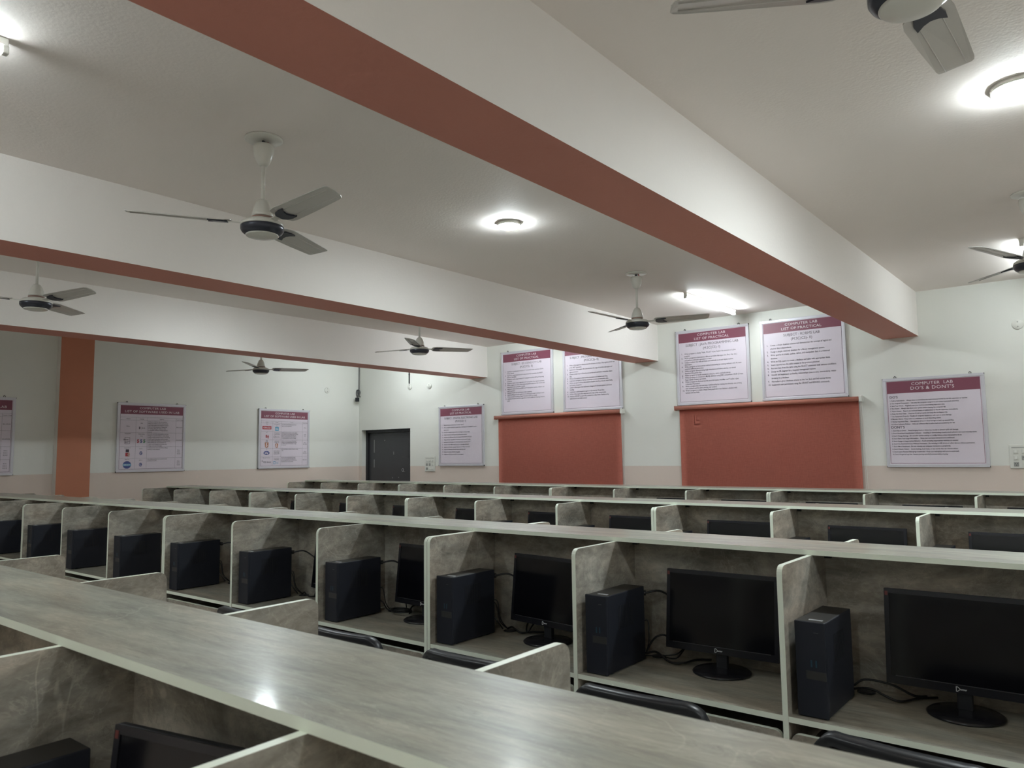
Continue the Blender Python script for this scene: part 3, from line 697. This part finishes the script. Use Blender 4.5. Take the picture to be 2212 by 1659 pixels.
# dos and donts
t, sh = board("framed board titled do's and dont's, right of the right blind", -1.472, 1.412, w_=.93, h=.935)
mb = MB(); w_, h = .93, .935
header(mb, [('COMPUTER  LAB', .046), ("DO'S & DONT'S", .052)], .125, w_, h, 'maroon')
mb.text("DO'S", .036, -.405, .722, 'ink', YF - .0005, bold=.01); zz = .690
do = ['1. Follow Instructions :   Always listen to and follow the instructions provided by the lab supervisor or teacher.', '2. Use Assigned Computers :   Use only the computer assigned to you unless instructed otherwise.', '3. Save Your Work :   Regularly save your work to avoid losing important data.', '4. Shut down :   Always shut down your system before leaving the computer lab.', '5. Report Issues :   Report any technical issues or malfunctions to the lab supervisor immediately.', '6. Keep the Area Clean :   Dispose of trash properly and keep the workspace tidy.', '7. Use Equipment Properly : Handle all computer equipment with care to avoid damage.', '8. Maintain Silence : Keep noise to a minimum to avoid disturbing others.', '9. Backup Important Files :   Use external drives or cloud storage to back up essential files.', '10. Follow Software Policies :   Only use software that is authorized and installed by the lab.']
dn = ["1. Don't Eat or Drink :   Avoid bringing food or drinks into the lab to prevent spills and damage.", "2. Don't Download Unauthorized Software :   Installing or downloading unauthorized software can cause security issues.", "3. Don't Change Settings : Do not alter system settings or configurations unless instructed to do so.", "4. Don't Share Your Login Information :   Keep your username and password confidential.", "5. Don't Engage in Inappropriate Behavior : Avoid accessing inappropriate websites or content.", "6. Don't Use External Devices Without Permission : Do not plug in USB drives or other devices without permission.", "7. Don't Move Equipment : Do not relocate any computer hardware or peripherals.", "8. Don't Disturb Others :   Avoid chatting, loud music, or any activity that can distract others.", "9. Don't Leave Personal Belongings Unattended : Keep your belongings with you to avoid theft.", "10. Don't Forget to Log Out : Ensure you log out of all accounts before leaving."]
for l in do: mb.text(l, .0185, -.405, zz, 'ink', YF - .0005, bold=.012, sx=.86); zz -= .0275
zz -= .010; mb.text("DONT'S", .036, -.405, zz, 'ink', YF - .0005, bold=.01); zz -= .030
for l in dn: mb.text(l, .0185, -.405, zz, 'ink', YF - .0005, bold=.012, sx=.86); zz -= .0275
mb.build('printed_text', sh)

# software tables on the left wall
def table(mb, cols, rows, ztop):
    x0, x1 = -.437, .437
    zz = ztop; zb = rows[-1]
    for z_ in [ztop] + rows: mb.quad(x0, x1, z_ - .001, z_ + .001, 'inkgrey', YF - .0003)
    for c in cols: mb.quad(c - .001, c + .001, zb, ztop, 'inkgrey', YF - .0003)
def para(mb, x, z, width, n, size=.0195, step=.0235, sx=.9, last=.5, seed=1):
    rnd = random.Random(seed)
    words = 'is a software used for writing and testing code in the lab it helps the students to build run and debug a program with database tools and web pages'.split()
    for i in range(n):
        target = width * (last if i == n - 1 else 1); s = ''; cap = int(target / (size * .50 * sx))
        while len(s) < cap - 6: s += rnd.choice(words) + ' '
        mb.text(s.strip(), size, x, z - i * step, 'ink', YF - .0005, sx=sx, bold=.01)
def ctext(mb, s, x, z, size=.020, mat='ink'): mb.text(s, size, x, z, mat, YF - .0005, 'CENTER', .012, sx=.9)
def poly(mb, pts, mat, y): mb.face([mb.bm.verts.new((x, y, z)) for x, z in pts], mat)
def disc(mb, x, z, rx, rz, mat, y, n=24): poly(mb, [(x + rx * math.cos(2 * PI * i / n), z + rz * math.sin(2 * PI * i / n)) for i in range(n)], mat, y)
Y1, Y2 = YF - .0004, YF - .0009
TITLE = [('COMPUTER LAB', .046), ('LIST OF SOFTWARE USED IN LAB', .046)]
def software_one(mb):
    header(mb, TITLE); cols = [-.225, -.07, .335]; rows = [.705, .535, .345, .190, .043]
    table(mb, cols, rows, .745)
    for s, x in (('Software', -.33), ('Language', -.148), ('Used For', .13), ('Course / Class', .386)): ctext(mb, s, x, .717, .018)
    ctext(mb, 'Editor', -.33, .615); ctext(mb, 'Java', -.148, .66); mb.text('Java', .036, -.15, .59, 'inkgrey', YF - .0005, sx=.9); disc(mb, -.175, .60, .010, .018, 'inkgrey', Y1)
    ctext(mb, 'M.Sc (CS)-I/II', .386, .61, .017); para(mb, -.06, .68, .385, 7, seed=3, last=.3)
    ctext(mb, 'Notepad++', -.33, .515); poly(mb, [(-.37, .38), (-.30, .38), (-.30, .47), (-.37, .47)], 'inkgrey', Y1); poly(mb, [(-.365, .385), (-.305, .385), (-.305, .465), (-.365, .465)], 'paper', Y2)
    mb.text('Note', .030, -.385, .43, 'ink', YF - .0012, bold=.02); mb.text('pad++', .026, -.365, .40, 'ink', YF - .0012, bold=.02)
    ctext(mb, 'HTML/CSS/Java', -.148, .51, .016); ctext(mb, 'Script', -.148, .485, .016)
    for i, m_ in enumerate(('logored', 'logoblue', 'logogreen')): mb.text('5', .060, -.205 + i * .042, .40, m_, YF - .0006, bold=.05)
    ctext(mb, 'B.Sc (CS)-I/II', .386, .43, .017); para(mb, -.06, .512, .385, 8, size=.019, step=.0232, seed=5, last=.75)
    ctext(mb, 'Turbo C/C++', -.33, .322, .017)
    mb.quad(-.352, -.308, .270, .308, 'ink', Y1); mb.quad(-.355, -.325, .215, .262, 'logored', Y1); mb.quad(-.328, -.298, .215, .262, 'logoorange', Y1); mb.text('C', .040, -.326, .224, 'inkwhite', YF - .0012, bold=.03)
    for z_ in (.255, .100):
        ctext(mb, 'C/C++', -.148, z_ + .055, .019); disc(mb, -.148, z_, .022, .028, 'logoblue', Y1, 6); mb.text('C', .036, -.162, z_ - .013, 'inkwhite', YF - .0012, bold=.03)
        para(mb, -.06, z_ + .068, .385, 2, seed=int(z_ * 100), last=.55)
        for i, s in enumerate(('BCA-I', 'BCA-II', 'BCA-III')): ctext(mb, s, .386, z_ + .035 - i * .026, .017)
    ctext(mb, 'Dev-C++', -.33, .168, .017); disc(mb, -.33, .100, .056, .052, 'logoblue', Y1, 10); mb.quad(-.385, -.275, .085, .115, 'logosky', Y2); mb.text('DEV-C++', .022, -.33, .093, 'inkwhite', YF - .0014, 'CENTER', .03)
def software_two(mb):
    header(mb, TITLE); cols = [-.225, -.07, .335]; rows = [.715, .585, .450, .318, .185, .043]
    table(mb, cols, rows, .745)
    for s, x in (('Software', -.33), ('Language', -.148), ('Used For', .13), ('Course / Class', .386)): ctext(mb, s, x, .724, .016)
    ctext(mb, 'Oracle', -.33, .695, .016); mb.quad(-.410, -.250, .615, .668, 'logored', Y1); mb.text('ORACLE', .036, -.33, .629, 'inkwhite', YF - .0012, 'CENTER', .03, sx=.95)
    ctext(mb, 'SQL, PL/SQL and', -.148, .690, .016); ctext(mb, 'Java', -.148, .668, .016); mb.quad(-.182, -.114, .594, .656, 'logosky', Y1); mb.text('SQL', .028, -.148, .615, 'inkwhite', YF - .0012, 'CENTER', .03)
    para(mb, -.06, .690, .385, 2, seed=11, last=.7); ctext(mb, 'BCA-II', .386, .645, .017)
    ctext(mb, 'GCC', -.33, .563, .016); mb.text('lb', .062, -.352, .485, 'logored', YF - .0006, bold=.03); mb.text(')', .062, -.31, .485, 'logored', YF - .0006, bold=.03)
    ctext(mb, 'C, Fortran and', -.148, .556, .016); ctext(mb, 'Assembly language', -.148, .534, .015); mb.text('C', .052, -.21, .480, 'inkgrey', YF - .0006, bold=.01); mb.text('Fortran', .028, -.185, .488, 'inkgrey', YF - .0006)
    para(mb, -.06, .560, .385, 5, size=.018, step=.0215, seed=12, last=.95); ctext(mb, 'BCA-I', .386, .535, .017); ctext(mb, 'B.Sc-I', .386, .512, .017)
    for x, z_, s in ((-.33, .372, 1), (-.148, .362, .78)):
        poly(mb, [(x - .034 * s, z_ + .038 * s), (x - .027 * s, z_ - .036 * s), (x, z_ - .046 * s), (x + .027 * s, z_ - .036 * s), (x + .034 * s, z_ + .038 * s)], 'logoorange', Y1)
        mb.text('5', .072 * s, x - .020 * s, z_ - .026 * s, 'inkwhite', YF - .0012, bold=.04)
        mb.text('JS' if s < 1 else 'HTML', .016, x, z_ + .044 * s, 'ink', YF - .0006, 'CENTER', .02)
    ctext(mb, 'HTML', -.33, .436, .014); ctext(mb, 'JavaScript and', -.148, .428, .016); ctext(mb, 'HTML5, CSS3', -.148, .408, .016)
    para(mb, -.06, .428, .385, 4, size=.018, step=.0215, seed=13, last=.4); ctext(mb, 'BCA-II', .386, .402, .017); ctext(mb, 'M.Sc (CS)-II', .386, .379, .017)
    ctext(mb, 'PHP', -.33, .300, .015); disc(mb, -.33, .245, .054, .031, 'logoblue', Y1); mb.text('php', .044, -.33, .234, 'inkwhite', YF - .0012, 'CENTER', .03)
    for i, s in enumerate(('HyperText Markup', 'Language (HTML)', 'Javascript (HTTP)')): ctext(mb, s, -.148, .270 - i * .022, .016)
    para(mb, -.06, .298, .385, 2, seed=14, last=.25); ctext(mb, 'BCA-II', .386, .255, .017); ctext(mb, 'M.Sc (CS)-II', .386, .232, .017)
    ctext(mb, 'Microsoft SQL Server', -.33, .165, .016); mb.text('>', .040, -.415, .105, 'inkgrey', YF - .0006, bold=.03); mb.text('SQL Server', .036, -.385, .092, 'inkgrey', YF - .0006, bold=.02, sx=.82)
    ctext(mb, 'Structured Query', -.148, .158, .016); ctext(mb, 'Language (SQL)', -.148, .136, .016); mb.quad(-.205, -.168, .068, .115, 'logosky', Y1); mb.quad(-.199, -.174, .076, .106, 'paper', Y2); mb.text('SQL', .028, -.158, .080, 'logosky', YF - .0006)
    para(mb, -.06, .165, .385, 4, size=.018, step=.0215, seed=15, last=.8); ctext(mb, 'M.Sc (CS)-II', .386, .125, .017)
for yc, fn, lb in ((5.118, software_one, 'framed software list board just right of the orange pilaster'), (7.26, software_two, 'framed software list board on the left wall near the corner camera'), (2.965, software_one, 'framed software list board cut off by the left edge of the photo')):
    t, sh = board(lb, yc, 1.424, left=True); mb = MB(); fn(mb); mb.build('printed_text', sh)

# ------------------------------------------------------------------ roller blinds
def blind(x0, x1, label, ztop=2.148):
    t = thing('roller_blind', label, 'roller blind', ((x0 + x1) / 2, WY, 0), 0, 'terracotta roller blinds'); h = (x1 - x0) / 2
    mb = MB(); n = 20
    prof = [(-.055 + .026 * math.cos(2 * PI * i / n), ztop + .026 * math.sin(2 * PI * i / n)) for i in range(n)]
    mb.prism(prof, 'x', -h - .02, h - .02, 'roller', 'roller', True); mb.build('roller', t)
    mb = MB(); g = []
    zs = [.72, .8, .95, 1.1, 1.3, 1.5, 1.7, 1.9, 2.05, ztop]
    for z in zs:
        row = []
        for i in range(25):
            u = -1 + 2 * i / 24; y = -.030 - .0025 * math.sin(u * 7) * (1 - (z - .7) / 1.5)
            if u > .96: y += .012 * (1 - (z - .7) / 1.5)
            row.append(mb.bm.verts.new((u * (h - .03) - .005, y, z)))
        g.append(row)
    for a, b in zip(g, g[1:]):
        for i in range(24): mb.face([a[i], a[i + 1], b[i + 1], b[i]], 'blind', True)
    bmesh.ops.solidify(mb.bm, geom=mb.bm.faces[:], thickness=.0015)
    mb.build('fabric', t)
    MB().box(-h + .02, h - .04, -.040, -.024, .69, .722, 'roller', bev=.004).build('bottom_bar', t)
    mb = MB(); mb.box(h - .02, h + .012, -.085, 0, ztop - .032, ztop + .035, 'whiteplastic', bev=.006); mb.box(-h - .026, -h - .020, -.075, 0, ztop - .028, ztop + .028, 'roller'); mb.build('end_bracket', t)
    mb = MB()
    for dx in (-.006, .010): mb.tube(smooth_path([(h + dx, -.075, ztop - .02), (h + dx + .003, -.07, 1.8), (h + dx + .01, -.06, 1.3), (h + dx + .012, -.06, .95)]), .0022, 'whiteplastic', 6)
    mb.build('pull_chain', t)
    return t
blind(-7.283, -5.113, 'terracotta roller blind on the left, below the boards partly cut by the second beam')
blind(-4.325, -2.150, 'terracotta roller blind on the right, below the Java and RDBMS boards')

# white boxed strips between the high boards
for x0, x1, lb in ((-6.262, -6.035, 'white boxed strip between the two boards above the left blind'), (-3.385, -3.208, 'white boxed strip between the two boards above the right blind')):
    tag(MB().box(x0, x1, WY - .001, WY - .0005, 2.176, CZ - .01, 'whiteplastic').box(x0, x1, WY - .0015, WY, 2.176, 2.18, 'whiteplastic').build('wall_boxing'), lb, 'wall boxing', 'white boxed strips')

# ------------------------------------------------------------------ small wall fittings
def switchboard(x, z, w_, h, label, lay):
    t = thing('switch_board', label, 'switch board', (x, WY, z), 0, 'white modular switch boards')
    MB().box(0, w_, -.014, 0, 0, h, 'whiteplastic', bev=.004).build('cover_plate', t)
    MB().box(.02, w_ - .02, -.0155, -.012, h - .030, h - .022, 'switchgrey').build('name_strip', t)
    for i in range(3):
        for j in range(3):
            kind = lay[j][i]; cx = w_ * (.22 + .28 * i); cz = h * (.72 - .27 * j); s = .021
            mb = MB()
            mb.box(cx - s, cx + s, -.018, -.013, cz - s, cz + s, 'whiteplastic', bev=.003)
            if kind == 's': mb.prism([(-.026, cz - .013), (-.018, cz - .013), (-.018, cz + .013), (-.020, cz + .013)], 'x', cx - .009, cx + .009, 'switchgrey', 'whiteplastic'); nm = 'rocker_switch'
            elif kind == 'o':
                for dx, dz in ((-.008, .006), (.008, .006), (0, -.009)): mb.lathe([(.0035, 0), (.0035, .001)], 'switchgrey', c=(0, 0, 0), seg=8); 
                for v in mb.bm.verts[-48:]: pass
                nm = 'socket'
                mb2 = MB(); mb2.box(cx - s, cx + s, -.018, -.013, cz - s, cz + s, 'switchgrey', bev=.003)
                for dx, dz in ((-.008, .006), (.008, .006), (0, -.009)): mb2.box(cx + dx - .003, cx + dx + .003, -.0188, -.0175, cz + dz - .003, cz + dz + .003, 'black')
                mb.bm.free(); mb = mb2
            else: nm = 'blank_plate'
            mb.build(nm, t)
    return t
switchboard(-8.83, 1.343, .225, .238, 'white switch board with nine modules between the door and the low board', [('s', 's', 's'), ('o', 'o', 's'), ('o', 'b', 'b')])
switchboard(-.845, 1.40, .24, .228, "white switch board at the right edge, beside the do's and dont's board", [('s', 's', 'b'), ('s', 'o', 'b'), ('o', 'b', 'b')])
def plate(loc, left, label):
    t = thing('round_cover_plate', label, 'cover plate', loc, PI / 2 if left else 0, 'round white wall plates')
    mb = MB(); mb.lathe([(.050, 0), (.050, .006), (.046, .010), (.004, .011)], 'whiteplastic', seg=32)
    for v in mb.bm.verts: v.co = Vector((v.co.x, -v.co.z, v.co.y))
    mb.build('plate', t)
    mb = MB()
    for dx, dz in ((0, .024), (0, -.022)): mb.box(-.006 + dx, .006 + dx, -.0125, -.0095, dz - .004, dz + .004, 'switchgrey'); mb.box(-.0015 + dx, .0015 + dx, -.0128, -.0095, dz - .009, dz + .009, 'switchgrey')
    mb.build('screw', t)
plate((-9.19, WY, 2.742), False, 'round white cover plate under the short conduit above the door')
plate((-8.735, WY, 2.722), False, 'round white cover plate right of the conduit, above the switch board')
plate((LX, 8.10, 2.724), True, 'round white cover plate on the left wall near the corner camera')
plate((-.70, WY, 2.797), False, 'round white cover plate at the right edge above the switch board')
tag(MB().tube([(-9.195, WY - .012, CZ), (-9.195, WY - .012, 2.795)], .010, 'steel').tube([(-9.195, WY - .012, 2.955), (-9.195, WY - .012, 2.945)], .015, 'steel').build('conduit_pipe'),
    'short dark conduit running down from the ceiling to a round plate', 'conduit')
# camera in the corner
t = thing('security_camera', 'small bullet camera with a black face in the room corner', 'security camera', (LX, 8.70, 2.585))
MB().box(0, .012, -.022, .022, -.022, .022, 'whiteplastic', bev=.003).build('wall_mount', t)
MB().tube([(.010, 0, 0), (.045, -.006, .0)], .008, 'whiteplastic').build('arm', t)
R_ = Matrix.Rotation(math.radians(38), 4, 'Z')
mb = MB(); mb.box(-.026, .026, -.10, 0, -.026, .026, 'whiteplastic', bev=.009)
for v in mb.bm.verts: v.co = R_ @ v.co + Vector((.055, .04, 0))
bd = mb.build('body', t)
mb = MB(); mb.box(-.036, .036, -.108, -.094, -.036, .036, 'black', bev=.009)
for v in mb.bm.verts: v.co = R_ @ v.co + Vector((.055, .04, 0))
mb.build('lens_face', t)
mb = MB(); mb.tube([(LX + .012, WY - .012, BZ + .46), (LX + .012, WY - .012, 2.78)], .006, 'steel')
for j in range(3):
    mb.tube(smooth_path([(LX + .015 + .012 * j, WY - .055 + .012 * j + .034 * math.sin(a) * (0.7 + .2 * j), 2.705 + .065 * math.cos(a + .25 * j)) for a in [i * PI / 4 for i in range(9)]], 4), .0045, 'steel', 6)
mb.tube(smooth_path([(LX + .012, WY - .012, 2.78), (LX + .03, WY - .03, 2.70), (LX + .03, WY - .06, 2.64), (LX + .05, WY - .08, 2.60)]), .0045, 'steel', 6)
tag(mb.build('coiled_wire'), 'dark wire running down the room corner and coiled above the small camera', 'wire')
